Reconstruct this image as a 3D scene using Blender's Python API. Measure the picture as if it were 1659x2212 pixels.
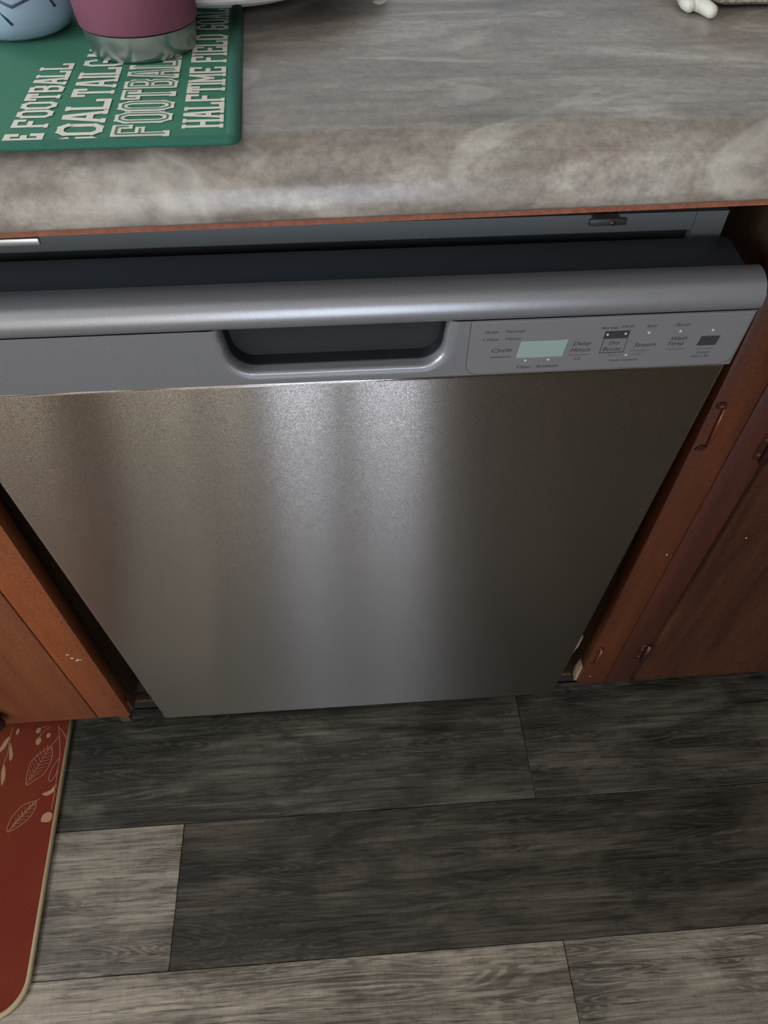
import bpy, bmesh, math, random
from mathutils import Matrix, Vector
for o in list(bpy.data.objects): bpy.data.objects.remove(o)
scn = bpy.context.scene
COL = scn.collection
random.seed(4)

# ------------------------------------------------------------------ camera
cam_d = bpy.data.cameras.new('camera'); cam = bpy.data.objects.new('camera', cam_d); COL.objects.link(cam)
cam_d.sensor_fit = 'VERTICAL'; cam_d.sensor_height = 24.0
cam_d.lens = 24.0 * 1503.66 / 2212.0
cam_d.clip_start = 0.01
cam.matrix_world = Matrix.Translation((0.3011, -0.4512, 1.0759)) @ Matrix.Rotation(math.radians(-3.9195), 4, 'Z') @ Matrix.Rotation(math.radians(-0.0878), 4, 'Y') @ Matrix.Rotation(math.radians(39.4715), 4, 'X')
scn.camera = cam
scn.view_settings.view_transform = 'Standard'; scn.view_settings.look = 'None'
scn.view_settings.gamma = 1.0; scn.view_settings.use_curve_mapping = False
scn.view_settings.exposure = 0.0

# ------------------------------------------------------------------ light levels (panes of the windows)
WIN_SINK = 9.0      # daylight in the window over the sink, left of the view
WIN_FRONT = 9.0     # daylight in the tall window behind the photographer
WIN_ADDED_BEIGE = 3.2     # glow of two added, unseen beige windows at the left
WIN_SIDE = 13.0      # daylight in the side window at the left
w = bpy.data.worlds.new('world'); scn.world = w; w.use_nodes = True
w.node_tree.nodes['Background'].inputs[0].default_value = (0.55, 0.62, 0.75, 1)
w.node_tree.nodes['Background'].inputs[1].default_value = 0.3

# ------------------------------------------------------------------ helpers
def lin(c):
    f = lambda v: v / 12.92 if v <= 0.04045 else ((v + 0.055) / 1.055) ** 2.4
    return tuple(f(v / 255.0) for v in c) + (1.0,)

def mat(name, color, rough=0.5, metal=0.0, **kw):
    m = bpy.data.materials.new(name); m.use_nodes = True
    b = m.node_tree.nodes['Principled BSDF']
    b.inputs['Base Color'].default_value = lin(color)
    b.inputs['Roughness'].default_value = rough
    b.inputs['Metallic'].default_value = metal
    for k, v in kw.items(): b.inputs[k.replace('_', ' ')].default_value = v
    return m

def nd(m, t, **kw):
    n = m.node_tree.nodes.new(t)
    for k, v in kw.items():
        if hasattr(n, k): setattr(n, k, v)
        else: n.inputs[k].default_value = v
    return n

def lk(m, a, b): m.node_tree.links.new(a, b)

def noise_fac(m, scale_vec, scale=1.0, detail=4.0, rough=0.55, rand=False, dist=0.0):
    tc = nd(m, 'ShaderNodeTexCoord'); mp = nd(m, 'ShaderNodeMapping')
    mp.inputs['Scale'].default_value = scale_vec
    lk(m, tc.outputs['Object'], mp.inputs['Vector'])
    vec = mp.outputs['Vector']
    if rand:
        oi = nd(m, 'ShaderNodeObjectInfo'); mu = nd(m, 'ShaderNodeMath', operation='MULTIPLY'); mu.inputs[1].default_value = 37.0
        lk(m, oi.outputs['Random'], mu.inputs[0])
        ad = nd(m, 'ShaderNodeVectorMath', operation='ADD'); lk(m, vec, ad.inputs[0]); lk(m, mu.outputs[0], ad.inputs[1]); vec = ad.outputs[0]
    n = nd(m, 'ShaderNodeTexNoise'); n.inputs['Scale'].default_value = scale; n.inputs['Detail'].default_value = detail
    n.inputs['Roughness'].default_value = rough; n.inputs['Distortion'].default_value = dist
    lk(m, vec, n.inputs['Vector'])
    return n.outputs['Fac']

def ramp(m, fac, stops):
    r = nd(m, 'ShaderNodeValToRGB'); e = r.color_ramp.elements
    while len(e) < len(stops): e.new(0.5)
    for i, (p, c) in enumerate(stops): e[i].position = p; e[i].color = lin(c) if len(c) == 3 else c
    lk(m, fac, r.inputs[0]); return r.outputs[0]

def mix(m, a, b, fac, mode='MIX'):
    n = nd(m, 'ShaderNodeMix', data_type='RGBA', blend_type=mode)
    for sock, v in ((n.inputs[0], fac), (n.inputs[6], a), (n.inputs[7], b)):
        if hasattr(v, 'links'): lk(m, v, sock)
        else: sock.default_value = v
    return n.outputs[2]

def base(m, out): lk(m, out, m.node_tree.nodes['Principled BSDF'].inputs['Base Color'])

def bump(m, fac, strength=0.2, dist=0.001):
    b = nd(m, 'ShaderNodeBump'); b.inputs['Strength'].default_value = strength; b.inputs['Distance'].default_value = dist
    lk(m, fac, b.inputs['Height']); lk(m, b.outputs[0], m.node_tree.nodes['Principled BSDF'].inputs['Normal'])

def link(name, me, m=None, parent=None, smooth=False):
    o = bpy.data.objects.new(name, me); COL.objects.link(o)
    if m is not None: me.materials.append(m)
    if smooth: me.polygons.foreach_set('use_smooth', [True] * len(me.polygons))
    if parent is not None:
        o.parent = parent
        if parent.type == 'EMPTY': o.matrix_parent_inverse = Matrix.Translation(-parent.location)
    return o

def mesh(name, verts, faces, m=None, parent=None, smooth=False, X=None):
    if X: verts = [X(*v) for v in verts]
    me = bpy.data.meshes.new(name); me.from_pydata([tuple(v) for v in verts], [], faces)
    bm = bmesh.new(); bm.from_mesh(me); bmesh.ops.recalc_face_normals(bm, faces=bm.faces); bm.to_mesh(me); bm.free()
    return link(name, me, m, parent, smooth)

def box(name, a, b, m=None, parent=None, bev=0.0, X=None, seg=2):
    bm = bmesh.new(); bmesh.ops.create_cube(bm, size=1)
    for v in bm.verts: v.co = Vector([(a[i] + b[i]) / 2 + v.co[i] * (b[i] - a[i]) for i in range(3)])
    if bev: bmesh.ops.bevel(bm, geom=list(bm.edges), offset=bev, segments=seg, affect='EDGES', profile=0.5)
    if X:
        for v in bm.verts: v.co = Vector(X(*v.co))
    bmesh.ops.recalc_face_normals(bm, faces=bm.faces)
    me = bpy.data.meshes.new(name); bm.to_mesh(me); bm.free()
    o = link(name, me, m, parent)
    if bev:
        me.polygons.foreach_set('use_smooth', [True] * len(me.polygons))
        try: me.set_sharp_from_angle(angle=math.radians(40))
        except Exception: pass
    return o

def prism(name, poly, z0, z1, m, parent=None, X=None, bev=0.0, smooth=False):
    """poly in (x,y) extruded z0..z1"""
    n = len(poly)
    v = [(x, y, z0) for x, y in poly] + [(x, y, z1) for x, y in poly]
    f = [tuple(range(n))[::-1], tuple(range(n, 2 * n))] + [(i, (i + 1) % n, n + (i + 1) % n, n + i) for i in range(n)]
    bm = bmesh.new(); bv = [bm.verts.new(p) for p in v]
    for q in f: bm.faces.new([bv[i] for i in q])
    if bev:
        top = [e for e in bm.edges if e.verts[0].co.z > z1 - 1e-7 and e.verts[1].co.z > z1 - 1e-7]
        bmesh.ops.bevel(bm, geom=top, offset=bev, segments=3, affect='EDGES', profile=0.5)
    if X:
        for q in bm.verts: q.co = Vector(X(*q.co))
    bmesh.ops.recalc_face_normals(bm, faces=bm.faces)
    me = bpy.data.meshes.new(name); bm.to_mesh(me); bm.free()
    o = link(name, me, m, parent)
    if smooth:
        me.polygons.foreach_set('use_smooth', [True] * len(me.polygons))
        try: me.set_sharp_from_angle(angle=math.radians(35))
        except Exception: pass
    return o

def lathe(name, prof, m, parent=None, seg=64, c=(0, 0, 0), closed=False, smooth=True):
    v = []; f = []; n = len(prof)
    for i in range(seg):
        a = 2 * math.pi * i / seg
        for r, z in prof: v.append((c[0] + r * math.cos(a), c[1] + r * math.sin(a), c[2] + z))
    for i in range(seg):
        j = (i + 1) % seg
        for k in range(n - 1 if not closed else n):
            k2 = (k + 1) % n
            f.append((i * n + k, j * n + k, j * n + k2, i * n + k2))
    o = mesh(name, v, f, m, parent, smooth)
    try: o.data.set_sharp_from_angle(angle=math.radians(38))
    except Exception: pass
    return o

def tube(name, pts, r, m, parent=None, seg=8, X=None, rz=None):
    """tube along a polyline with end caps; r may be a list"""
    P = [Vector(p) for p in pts]; v = []; f = []
    for i, p in enumerate(P):
        t = (P[min(i + 1, len(P) - 1)] - P[max(i - 1, 0)]).normalized()
        up = Vector((0, 0, 1)) if abs(t.z) < 0.9 else Vector((0, 1, 0))
        a = t.cross(up).normalized(); b = t.cross(a).normalized()
        rr = r[i] if isinstance(r, (list, tuple)) else r
        for k in range(seg):
            g = 2 * math.pi * k / seg
            v.append(p + a * rr * math.cos(g) + b * (rz or rr) * math.sin(g))
    for i in range(len(P) - 1):
        for k in range(seg): f.append((i * seg + k, i * seg + (k + 1) % seg, (i + 1) * seg + (k + 1) % seg, (i + 1) * seg + k))
    f.append(tuple(range(seg))); f.append(tuple((len(P) - 1) * seg + k for k in range(seg)))
    return mesh(name, v, f, m, parent, True, X=X)

def extrude_profile(name, prof, x0, x1, m, parent=None, X=None, nx=1, smooth=True, ang=35):
    """closed (a,b) profile swept along x"""
    n = len(prof); v = []; f = []
    for i in range(nx + 1):
        x = x0 + (x1 - x0) * i / nx
        v += [(x, a, b) for a, b in prof]
    for i in range(nx):
        for k in range(n): f.append((i * n + k, i * n + (k + 1) % n, (i + 1) * n + (k + 1) % n, (i + 1) * n + k))
    f.append(tuple(range(n))); f.append(tuple(nx * n + k for k in range(n)))
    o = mesh(name, v, f, m, parent, smooth, X=X)
    try: o.data.set_sharp_from_angle(angle=math.radians(ang))
    except Exception: pass
    return o

def empty(name, loc, label, cat, group=None):
    o = bpy.data.objects.new(name, None); COL.objects.link(o); o.location = loc
    o.empty_display_size = 0.05
    tag(o, label, cat, group); return o

def tag(o, label, cat, group=None):
    o['label'] = label; o['category'] = cat
    if group: o['group'] = group

def structure(o): o['kind'] = 'structure'; return o

def text(name, s, M, size, m, parent, width=None, offset=0.0, shear=0.0, depth=0.0002, shade=None, height=None):
    cu = bpy.data.curves.new(name, 'FONT'); cu.body = s; cu.size = 1.0; cu.shear = shear; cu.offset = offset
    cu.extrude = 0; cu.resolution_u = 3
    t = bpy.data.objects.new(name, cu); COL.objects.link(t)
    me = bpy.data.meshes.new_from_object(t.evaluated_get(bpy.context.evaluated_depsgraph_get()))
    bpy.data.objects.remove(t)
    xs = [v.co.x for v in me.vertices]; ys = [v.co.y for v in me.vertices]
    x0, x1, y0, y1 = min(xs), max(xs), min(ys), max(ys)
    if height is not None: sy = height / (y1 - y0); oy = y0
    else: sy = size; oy = 0
    sx = (width / (x1 - x0)) if width else sy
    for v in me.vertices: v.co = M @ Vector(((v.co.x - x0) * sx, (v.co.y - oy) * sy, 0))
    me.materials.clear()
    return link(name, me, m, parent)

# ------------------------------------------------------------------ materials
def wood_mat(name, c_dark, c_mid, c_light, sx=2.2, rough=0.5, vertical=True):
    m = mat(name, c_mid, rough)
    sc = (14, 14, 1.2) if vertical else (1.2, 14, 14)
    a = noise_fac(m, sc, sx, 5, 0.6, dist=0.6)
    b = noise_fac(m, (1, 1, 1), 260, 3, 0.7)
    col = ramp(m, a, [(0.25, c_dark), (0.5, c_mid), (0.75, c_light)])
    sp = ramp(m, b, [(0.35, (150, 150, 150)), (0.65, (255, 255, 255))])
    base(m, mix(m, col, sp, 0.55, 'MULTIPLY')); bump(m, b, 0.25, 0.0006)
    return m

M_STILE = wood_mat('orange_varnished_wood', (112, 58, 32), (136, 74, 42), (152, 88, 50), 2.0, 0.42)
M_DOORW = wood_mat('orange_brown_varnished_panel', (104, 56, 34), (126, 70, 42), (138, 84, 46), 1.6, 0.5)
M_STILE_R = wood_mat('orange_varnished_wood_shaded', (70, 34, 19), (88, 45, 25), (106, 60, 29), 2.0, 0.42)  # same orange wood, the right side's shade put into a darker colour
M_FRAME_R = wood_mat('reddish_varnished_frame', (54, 25, 17), (70, 32, 21), (82, 41, 24), 2.0, 0.45)  # own reddish tone, darkened further for the dimmer right side
M_PANEL_R = wood_mat('speckled_brown_panel', (50, 28, 16), (66, 38, 22), (80, 48, 26), 3.0, 0.9)  # own speckled brown, also lowered to paint the weaker light at right
M_PANEL_R.node_tree.nodes['Principled BSDF'].inputs['Specular IOR Level'].default_value = 0.15
M_INNER = wood_mat('brown_inner_wood', (62, 44, 32), (84, 60, 44), (100, 70, 48), 2.0, 0.6)
M_RAIL = wood_mat('raw_strip_wood', (120, 68, 44), (150, 88, 62), (166, 104, 78), 2.0, 0.6, vertical=False)
M_PALE = wood_mat('pale_split_wood', (130, 112, 88), (160, 140, 112), (180, 160, 132), 3.0, 0.7)
M_CAP = mat('dark_blue_grey_plastic', (58, 64, 72), 0.45)
M_BLACK = mat('black_plastic', (26, 29, 32), 0.5)
M_VOID = mat('dark_side_board', (30, 26, 25), 0.8)
M_KNOT = mat('dark_wood_mark', (84, 44, 26), 0.6)
M_SPECK = mat('white_paint', (222, 205, 188), 0.6)
M_GROOVE = mat('groove_dark', (60, 32, 18), 0.8)  # dark brown for grooves

def plank_mat(name, dark, mid, light, warm):
    m = mat(name, mid, 0.42)
    m.node_tree.nodes['Principled BSDF'].inputs['Specular IOR Level'].default_value = 0.3
    g1 = noise_fac(m, (2.2, 20, 1), 1.6, 6, 0.6, rand=True, dist=0.8)     # broad grain
    g2 = noise_fac(m, (5, 150, 1), 1.4, 5, 0.65, rand=True, dist=0.5)     # fine grain lines
    g3 = noise_fac(m, (3.5, 8, 1), 1.6, 5, 0.65, rand=True, dist=0.5)     # patches
    g4 = noise_fac(m, (22, 500, 1), 1.0, 3, 0.6, rand=True)               # pores
    g5 = noise_fac(m, (260, 60, 1), 1.0, 2, 0.5, rand=True)               # cross saw marks
    c = ramp(m, g1, [(0.3, dark), (0.52, mid), (0.72, light)])
    c = mix(m, c, ramp(m, g3, [(0.35, (150, 150, 148)), (0.62, (255, 255, 255))]), 0.6, 'MULTIPLY')
    c = mix(m, c, lin(warm), ramp(m, g3, [(0.5, (0, 0, 0)), (0.75, (120, 120, 120))]))
    c = mix(m, c, ramp(m, g2, [(0.34, (105, 103, 100)), (0.5, (205, 205, 205)), (0.66, (255, 255, 255))]), 0.7, 'MULTIPLY')
    c = mix(m, c, ramp(m, g4, [(0.34, (90, 88, 86)), (0.44, (255, 255, 255))]), 0.6, 'MULTIPLY')
    c = mix(m, c, ramp(m, g5, [(0.35, (232, 232, 232)), (0.5, (255, 255, 255))]), 0.5, 'MULTIPLY')
    g6 = noise_fac(m, (1.3, 15, 1), 1.7, 2, 0.45, rand=True, dist=1.2)    # cathedral grain: contour lines
    sn = nd(m, 'ShaderNodeMath', operation='SINE'); mu = nd(m, 'ShaderNodeMath', operation='MULTIPLY'); mu.inputs[1].default_value = 170.0
    lk(m, g6, mu.inputs[0]); lk(m, mu.outputs[0], sn.inputs[0])
    c = mix(m, c, mix(m, ramp(m, sn.outputs[0], [(0.0, (150, 147, 142)), (0.35, (235, 235, 235)), (0.8, (255, 255, 255))]), (1, 1, 1, 1), ramp(m, g3, [(0.45, (60, 60, 60)), (0.6, (255, 255, 255))])), 0.7, 'MULTIPLY')
    g7 = noise_fac(m, (1.1, 34, 1), 1.5, 3, 0.5, rand=True, dist=0.3)     # long dark checks
    c = mix(m, c, ramp(m, g7, [(0.492, (255, 255, 255)), (0.5, (95, 90, 84)), (0.508, (255, 255, 255))]), ramp(m, g1, [(0.5, (0, 0, 0)), (0.62, (220, 220, 220))]), 'MULTIPLY')
    base(m, c); bump(m, g2, 0.15, 0.0005)
    return m
PL = {
 'dark': plank_mat('plank_charcoal_grey', (62, 61, 54), (88, 86, 76), (114, 110, 98), (104, 96, 70)),
 'brown': plank_mat('plank_dark_brown_grey', (60, 56, 49), (82, 77, 67), (104, 97, 85), (98, 84, 66)),  # dark plank's own tone, lowered more to paint the dimmer right side
 'mid': plank_mat('plank_mid_grey', (72, 68, 62), (92, 87, 78), (110, 103, 93), (126, 114, 90)),  # own mid tone, darkened further to paint the light falloff at right
 'light': plank_mat('plank_light_taupe', (126, 118, 106), (154, 144, 130), (178, 167, 151), (138, 122, 102)),
 'pale': plank_mat('plank_pale_taupe', (140, 130, 116), (168, 156, 140), (190, 178, 160), (144, 130, 110)),
}

M_LAM = mat('stone_pattern_laminate', (150, 140, 128), 0.30, Specular_IOR_Level=0.7)
_a = noise_fac(M_LAM, (2.0, 4.2, 4.2), 1.5, 6, 0.6, dist=1.8)
_b = noise_fac(M_LAM, (7, 16, 16), 2.5, 6, 0.65, dist=0.8)
_c = noise_fac(M_LAM, (1, 1, 1), 170, 5, 0.75)
_d = noise_fac(M_LAM, (1.3, 2.4, 2.4), 2.2, 3, 0.5, dist=3.0)
_e = noise_fac(M_LAM, (1.0, 1.0, 1.0), 6.0, 4, 0.6, dist=1.0)
_col = ramp(M_LAM, _a, [(0.30, (88, 88, 88)), (0.43, (122, 117, 112)), (0.55, (142, 136, 128)), (0.66, (192, 190, 180))])
_f = noise_fac(M_LAM, (3, 55, 20), 1.6, 4, 0.6, dist=0.9)
_col = mix(M_LAM, _col, ramp(M_LAM, _f, [(0.34, (150, 150, 152)), (0.52, (245, 245, 245)), (0.68, (255, 255, 255))]), 0.6, 'MULTIPLY')
_col = mix(M_LAM, _col, ramp(M_LAM, _b, [(0.3, (104, 100, 96)), (0.5, (150, 136, 122)), (0.7, (178, 170, 158))]), 0.4)
_col = mix(M_LAM, _col, lin((160, 130, 112)), ramp(M_LAM, _e, [(0.50, (0, 0, 0)), (0.7, (100, 100, 100))]))
_col = mix(M_LAM, _col, ramp(M_LAM, _c, [(0.35, (150, 150, 150)), (0.6, (255, 255, 255))]), 0.5, 'MULTIPLY')
_col = mix(M_LAM, _col, lin((206, 202, 190)), ramp(M_LAM, _d, [(0.555, (0, 0, 0)), (0.60, (150, 150, 150)), (0.66, (0, 0, 0))]))
base(M_LAM, _col); bump(M_LAM, _c, 0.10, 0.0004)

def steel_uv(m):
    tg = nd(m, 'ShaderNodeTangent', direction_type='UV_MAP'); tg.uv_map = 'UVMap'
    lk(m, tg.outputs[0], m.node_tree.nodes['Principled BSDF'].inputs['Tangent'])
def brush_lines(m, k):
    tc = nd(m, 'ShaderNodeTexCoord'); wn = nd(m, 'ShaderNodeTexWhiteNoise', noise_dimensions='3D')
    sc = nd(m, 'ShaderNodeVectorMath', operation='MULTIPLY'); sc.inputs[1].default_value = (2500, 9000, 9000)
    fl = nd(m, 'ShaderNodeVectorMath', operation='FLOOR')
    lk(m, tc.outputs['Object'], sc.inputs[0]); lk(m, sc.outputs[0], fl.inputs[0]); lk(m, fl.outputs[0], wn.inputs['Vector'])
    sx = nd(m, 'ShaderNodeSeparateXYZ'); lk(m, wn.outputs['Color'], sx.inputs[0])
    a = nd(m, 'ShaderNodeMath', operation='ADD'); lk(m, sx.outputs[0], a.inputs[0]); lk(m, sx.outputs[1], a.inputs[1])
    b = nd(m, 'ShaderNodeMath', operation='SUBTRACT'); lk(m, a.outputs[0], b.inputs[0]); b.inputs[1].default_value = 1.0
    c = nd(m, 'ShaderNodeMath', operation='MULTIPLY'); lk(m, b.outputs[0], c.inputs[0]); c.inputs[1].default_value = k * 2
    up = nd(m, 'ShaderNodeVectorMath', operation='SCALE'); up.inputs[0].default_value = (0, -0.056, 0.998); lk(m, c.outputs[0], up.inputs['Scale'])
    g = nd(m, 'ShaderNodeNewGeometry'); ad = nd(m, 'ShaderNodeVectorMath', operation='ADD')
    lk(m, g.outputs['Normal'], ad.inputs[0]); lk(m, up.outputs[0], ad.inputs[1])
    no = nd(m, 'ShaderNodeVectorMath', operation='NORMALIZE'); lk(m, ad.outputs[0], no.inputs[0])
    lk(m, no.outputs[0], m.node_tree.nodes['Principled BSDF'].inputs['Normal'])
M_STEEL = mat('brushed_stainless', (178, 174, 170), 0.235, 1.0, Anisotropic=1.0, Anisotropic_Rotation=0.25)
steel_uv(M_STEEL)
brush_lines(M_STEEL, 0.17)
_s = noise_fac(M_STEEL, (8, 1, 900), 1.0, 2, 0.5)
_s2 = noise_fac(M_STEEL, (1, 1, 1), 900, 1, 0.5)
base(M_STEEL, mix(M_STEEL, lin((182, 178, 173)), ramp(M_STEEL, _s2, [(0.3, (200, 200, 200)), (0.7, (255, 255, 255))]), 0.5, 'MULTIPLY'))
M_CONS = mat('silver_painted_console', (150, 151, 155), 0.33, 0.6)
_s = noise_fac(M_CONS, (1, 1, 1), 1200, 1, 0.5)
base(M_CONS, mix(M_CONS, lin((150, 151, 155)), ramp(M_CONS, _s, [(0.3, (190, 190, 190)), (0.7, (255, 255, 255))]), 0.6, 'MULTIPLY'))
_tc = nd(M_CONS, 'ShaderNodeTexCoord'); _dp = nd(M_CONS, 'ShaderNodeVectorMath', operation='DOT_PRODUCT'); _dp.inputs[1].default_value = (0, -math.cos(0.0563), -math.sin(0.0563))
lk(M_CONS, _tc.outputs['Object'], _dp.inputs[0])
_mr = nd(M_CONS, 'ShaderNodeMapRange'); lk(M_CONS, _dp.outputs['Value'], _mr.inputs[0])     # handle pocket's shade painted dark into the colour below its rim
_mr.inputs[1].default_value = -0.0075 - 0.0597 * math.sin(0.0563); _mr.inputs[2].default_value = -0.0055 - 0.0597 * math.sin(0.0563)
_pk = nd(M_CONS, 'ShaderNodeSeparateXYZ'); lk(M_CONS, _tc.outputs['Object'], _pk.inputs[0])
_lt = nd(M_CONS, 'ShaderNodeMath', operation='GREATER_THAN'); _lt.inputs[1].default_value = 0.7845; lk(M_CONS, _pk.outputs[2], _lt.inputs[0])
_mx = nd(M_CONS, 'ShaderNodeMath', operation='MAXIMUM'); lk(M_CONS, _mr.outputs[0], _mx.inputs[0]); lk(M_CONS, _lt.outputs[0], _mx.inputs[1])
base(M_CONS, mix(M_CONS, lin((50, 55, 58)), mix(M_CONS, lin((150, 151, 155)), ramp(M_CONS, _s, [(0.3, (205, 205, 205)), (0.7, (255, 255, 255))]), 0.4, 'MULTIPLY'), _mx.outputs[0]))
M_OVER = mat('grey_control_film', (122, 121, 123), 0.45, 0.3)
M_INK = mat('dark_print', (44, 44, 46), 0.6)
M_INKS = mat('soft_print', (78, 78, 80), 0.6)
M_LCD = mat('pale_green_display', (134, 152, 148), 0.3)
M_POCKET_SHADE = mat('painted_pocket_shade', (48, 53, 56), 0.3)  # flat dark tone for the pocket's painted shade
M_LEDM = mat('clear_indicator', (188, 190, 190), 0.3)
M_TUBF = mat('grey_tub_flange', (92, 98, 100), 0.45, 0.2)
M_GALV = mat('galvanised_bracket', (176, 182, 178), 0.35, 0.8)
M_IRON = mat('dark_bronze_hardware', (70, 44, 36), 0.42, 0.6)
M_COPPER = mat('worn_copper_hardware', (132, 80, 56), 0.4, 0.6)

# ------------------------------------------------------------------ room shell (setting)
WALLM = mat('painted_wall', (150, 132, 108), 0.85)
bump(WALLM, noise_fac(WALLM, (1, 1, 1), 60, 3), 0.1, 0.001)
CEILM = mat('painted_ceiling', (205, 200, 190), 0.9)
structure(box('wall_back', (-1.42, 0.62, 0), (2.8, 0.74, 2.45), mat('grey_painted_wall', (196, 200, 204), 0.8)))
structure(box('ceiling', (-1.42, -2.95, 2.45), (2.8, 0.74, 2.55), CEILM))

def wall_with_holes(name, axis, pos, thick, holes):
    """wall with window holes, sorted along it; axis 'x': plane x=pos spans y; axis 'y': plane y=pos spans x"""
    lo, hi = (-2.95, 0.62) if axis == 'x' else (-1.42, 2.8)
    v = []; f = []; cells = []; c = lo
    for a0, a1, h0, h1 in holes:
        cells += [(c, a0, 0, 2.45), (a0, a1, 0, h0), (a0, a1, h1, 2.45)]; c = a1
    cells.append((c, hi, 0, 2.45))
    for (s0, s1, z0, z1) in cells:
        k = len(v)
        for t in (pos, pos + thick):
            for s, z in ((s0, z0), (s1, z0), (s1, z1), (s0, z1)):
                v.append((t, s, z) if axis == 'x' else (s, t, z))
        f += [(k, k+1, k+2, k+3), (k+4, k+5, k+6, k+7), (k, k+1, k+5, k+4), (k+1, k+2, k+6, k+5), (k+2, k+3, k+7, k+6), (k+3, k, k+4, k+7)]
    return structure(mesh(name, v, f, WALLM))

M_WFRAME = mat('white_window_frame', (214, 212, 206), 0.5)
def pane_mat(name, col, strength):
    m = bpy.data.materials.new(name); m.use_nodes = True; nt = m.node_tree
    nt.nodes.remove(nt.nodes['Principled BSDF'])
    e = nt.nodes.new('ShaderNodeEmission'); e.inputs[0].default_value = col; e.inputs[1].default_value = strength
    nt.links.new(e.outputs[0], nt.nodes['Material Output'].inputs[0]); return m

def window(n, axis, pos, a0, a1, h0, h1, strength, col, mull=()):
    r = bpy.data.objects.new('window_%d' % n, None); COL.objects.link(r); r['kind'] = 'structure'  # windows 4 and 5 are added, unseen ones
    r.location = (pos, (a0 + a1) / 2, h0) if axis == 'x' else ((a0 + a1) / 2, pos, h0)
    t = 0.045
    def bx(nm, s0, s1, z0, z1, d0, d1, m):
        a = (pos + d0, s0, z0) if axis == 'x' else (s0, pos + d0, z0)
        b = (pos + d1, s1, z1) if axis == 'x' else (s1, pos + d1, z1)
        return box(nm, a, b, m, r, 0.003)
    bx('window_frame', a0, a0 + t, h0, h1, -.03, .03, M_WFRAME); bx('window_frame', a1 - t, a1, h0, h1, -.03, .03, M_WFRAME)
    bx('window_frame', a0 + t, a1 - t, h0, h0 + t, -.03, .03, M_WFRAME); bx('window_frame', a0 + t, a1 - t, h1 - t, h1, -.03, .03, M_WFRAME)
    cuts = [a0 + t] + [q for mc in mull for q in mc] + [a1 - t]
    for mc in mull: bx('mullion', mc[0], mc[1], h0 + t, h1 - t, -.03, .03, M_WFRAME)
    pm = pane_mat('daylight_or_added_pane_%d' % n, col, strength)
    for i in range(0, len(cuts), 2): bx('pane', cuts[i], cuts[i + 1], h0 + t, h1 - t, -.004, .004, pm)
    return r

wall_with_holes('wall_left', 'x', -1.3, -0.12, ((-2.75, -1.75, 0.08, 2.1), (-1.3, -0.2, 1.0, 2.0)))
window(1, 'x', -1.36, -1.3, -0.2, 1.0, 2.0, WIN_SIDE, (0.85, 0.93, 1.0, 1), ((-.77, -.73),))
window(4, 'x', -1.36, -2.75, -1.75, 0.08, 2.1, WIN_ADDED_BEIGE * 0.8, (1.0, 0.88, 0.72, 1), ((-2.30, -2.20),))  # added unseen window, glowing beige for the door's left reflection and left light
wall_with_holes('wall_front', 'y', -2.95, -0.12, ((-1.12, -0.26, 0.08, 2.15), (-0.20, 0.80, 0.08, 2.15)))
window(2, 'y', -3.01, -0.20, 0.80, 0.08, 2.15, WIN_FRONT, (0.80, 0.86, 1.0, 1), ((0.19, 0.37),))
window(5, 'y', -3.01, -1.12, -0.26, 0.08, 2.15, WIN_ADDED_BEIGE, (1.0, 0.92, 0.80, 1), ((-0.93, -0.86), (-0.62, -0.50)))  # added unseen window, placed for the beige streaks in the steel door
structure(box('wall_right', (2.8, -3.07, 0), (2.92, 0.74, 2.45), WALLM))
# window over the sink, mounted on the back wall left of the view
window(3, 'y', 0.585, -1.22, -0.42, 1.12, 1.95, WIN_SINK, (0.92, 0.97, 1.0, 1), ((-.84, -.80),))

# ------------------------------------------------------------------ floor of planks
fl = structure(box('floor', (-1.42, -3.07, -0.02), (2.8, 0.74, -0.0040), mat('floor_underlay', (50, 46, 40), 0.9)))
ROW = 0.182; L = 1.22
tones = {(0, 0): 'dark', (0, 1): 'mid', (1, 0): 'light', (1, 1): 'brown', (2, 0): 'pale', (2, 1): 'light'}
starts = {0: 0.5526, 1: 0.0320, 2: 0.5508}
cyc = ['brown', 'light', 'mid', 'dark', 'pale']
for r in range(17):
    y1 = 0.0455 - ROW * r; y0 = y1 - ROW
    s = starts.get(r, (r * 0.377) % L)
    for k in range(-3, 3):
        x0 = s + (k - 1) * L; x1 = x0 + L
        if x1 < -1.28 or x0 > 2.75: continue
        x0 = max(x0, -1.3); x1 = min(x1, 2.8)
        tone = tones.get((r, k)) or cyc[(r * 2 + k * 3) % 5]
        g = 0.0004
        box('plank', (x0 + g, max(y0, -3.0) + g, -0.0040), (x1 - g, y1 - g, 0.0), PL[tone], fl, 0.0005, seg=1)

# toe-kick board running behind the cabinets' feet
structure(box('trim_1', (-1.3, 0.048, 0.0), (1.9, 0.060, 0.022), M_VOID))
structure(box('trim_2', (-1.3, 0.046, 0.0225), (1.9, 0.060, 0.032), M_INNER, bev=0.001))
structure(box('trim_3', (-1.3, 0.060, 0.0), (1.9, 0.075, 0.095), M_VOID))

# ------------------------------------------------------------------ dishwasher
T = 0.0563; ZB = 0.0597; CT, ST = math.cos(T), math.sin(T); W = 0.597
def D(x, w, n): return (x, -n * CT - w * ST, ZB - n * ST + w * CT)     # door frame: x along, w up, n outwards
def DM(x, w, n):
    return Matrix(((1, 0, 0, x), (0, -ST, -CT, -n * CT - w * ST), (0, CT, -ST, ZB - n * ST + w * CT), (0, 0, 0, 1)))
dw = empty('dishwasher', (W / 2, 0.3, 0), 'stainless steel front-control dishwasher standing slightly ajar between the orange wood cabinets', 'dishwasher')

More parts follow.
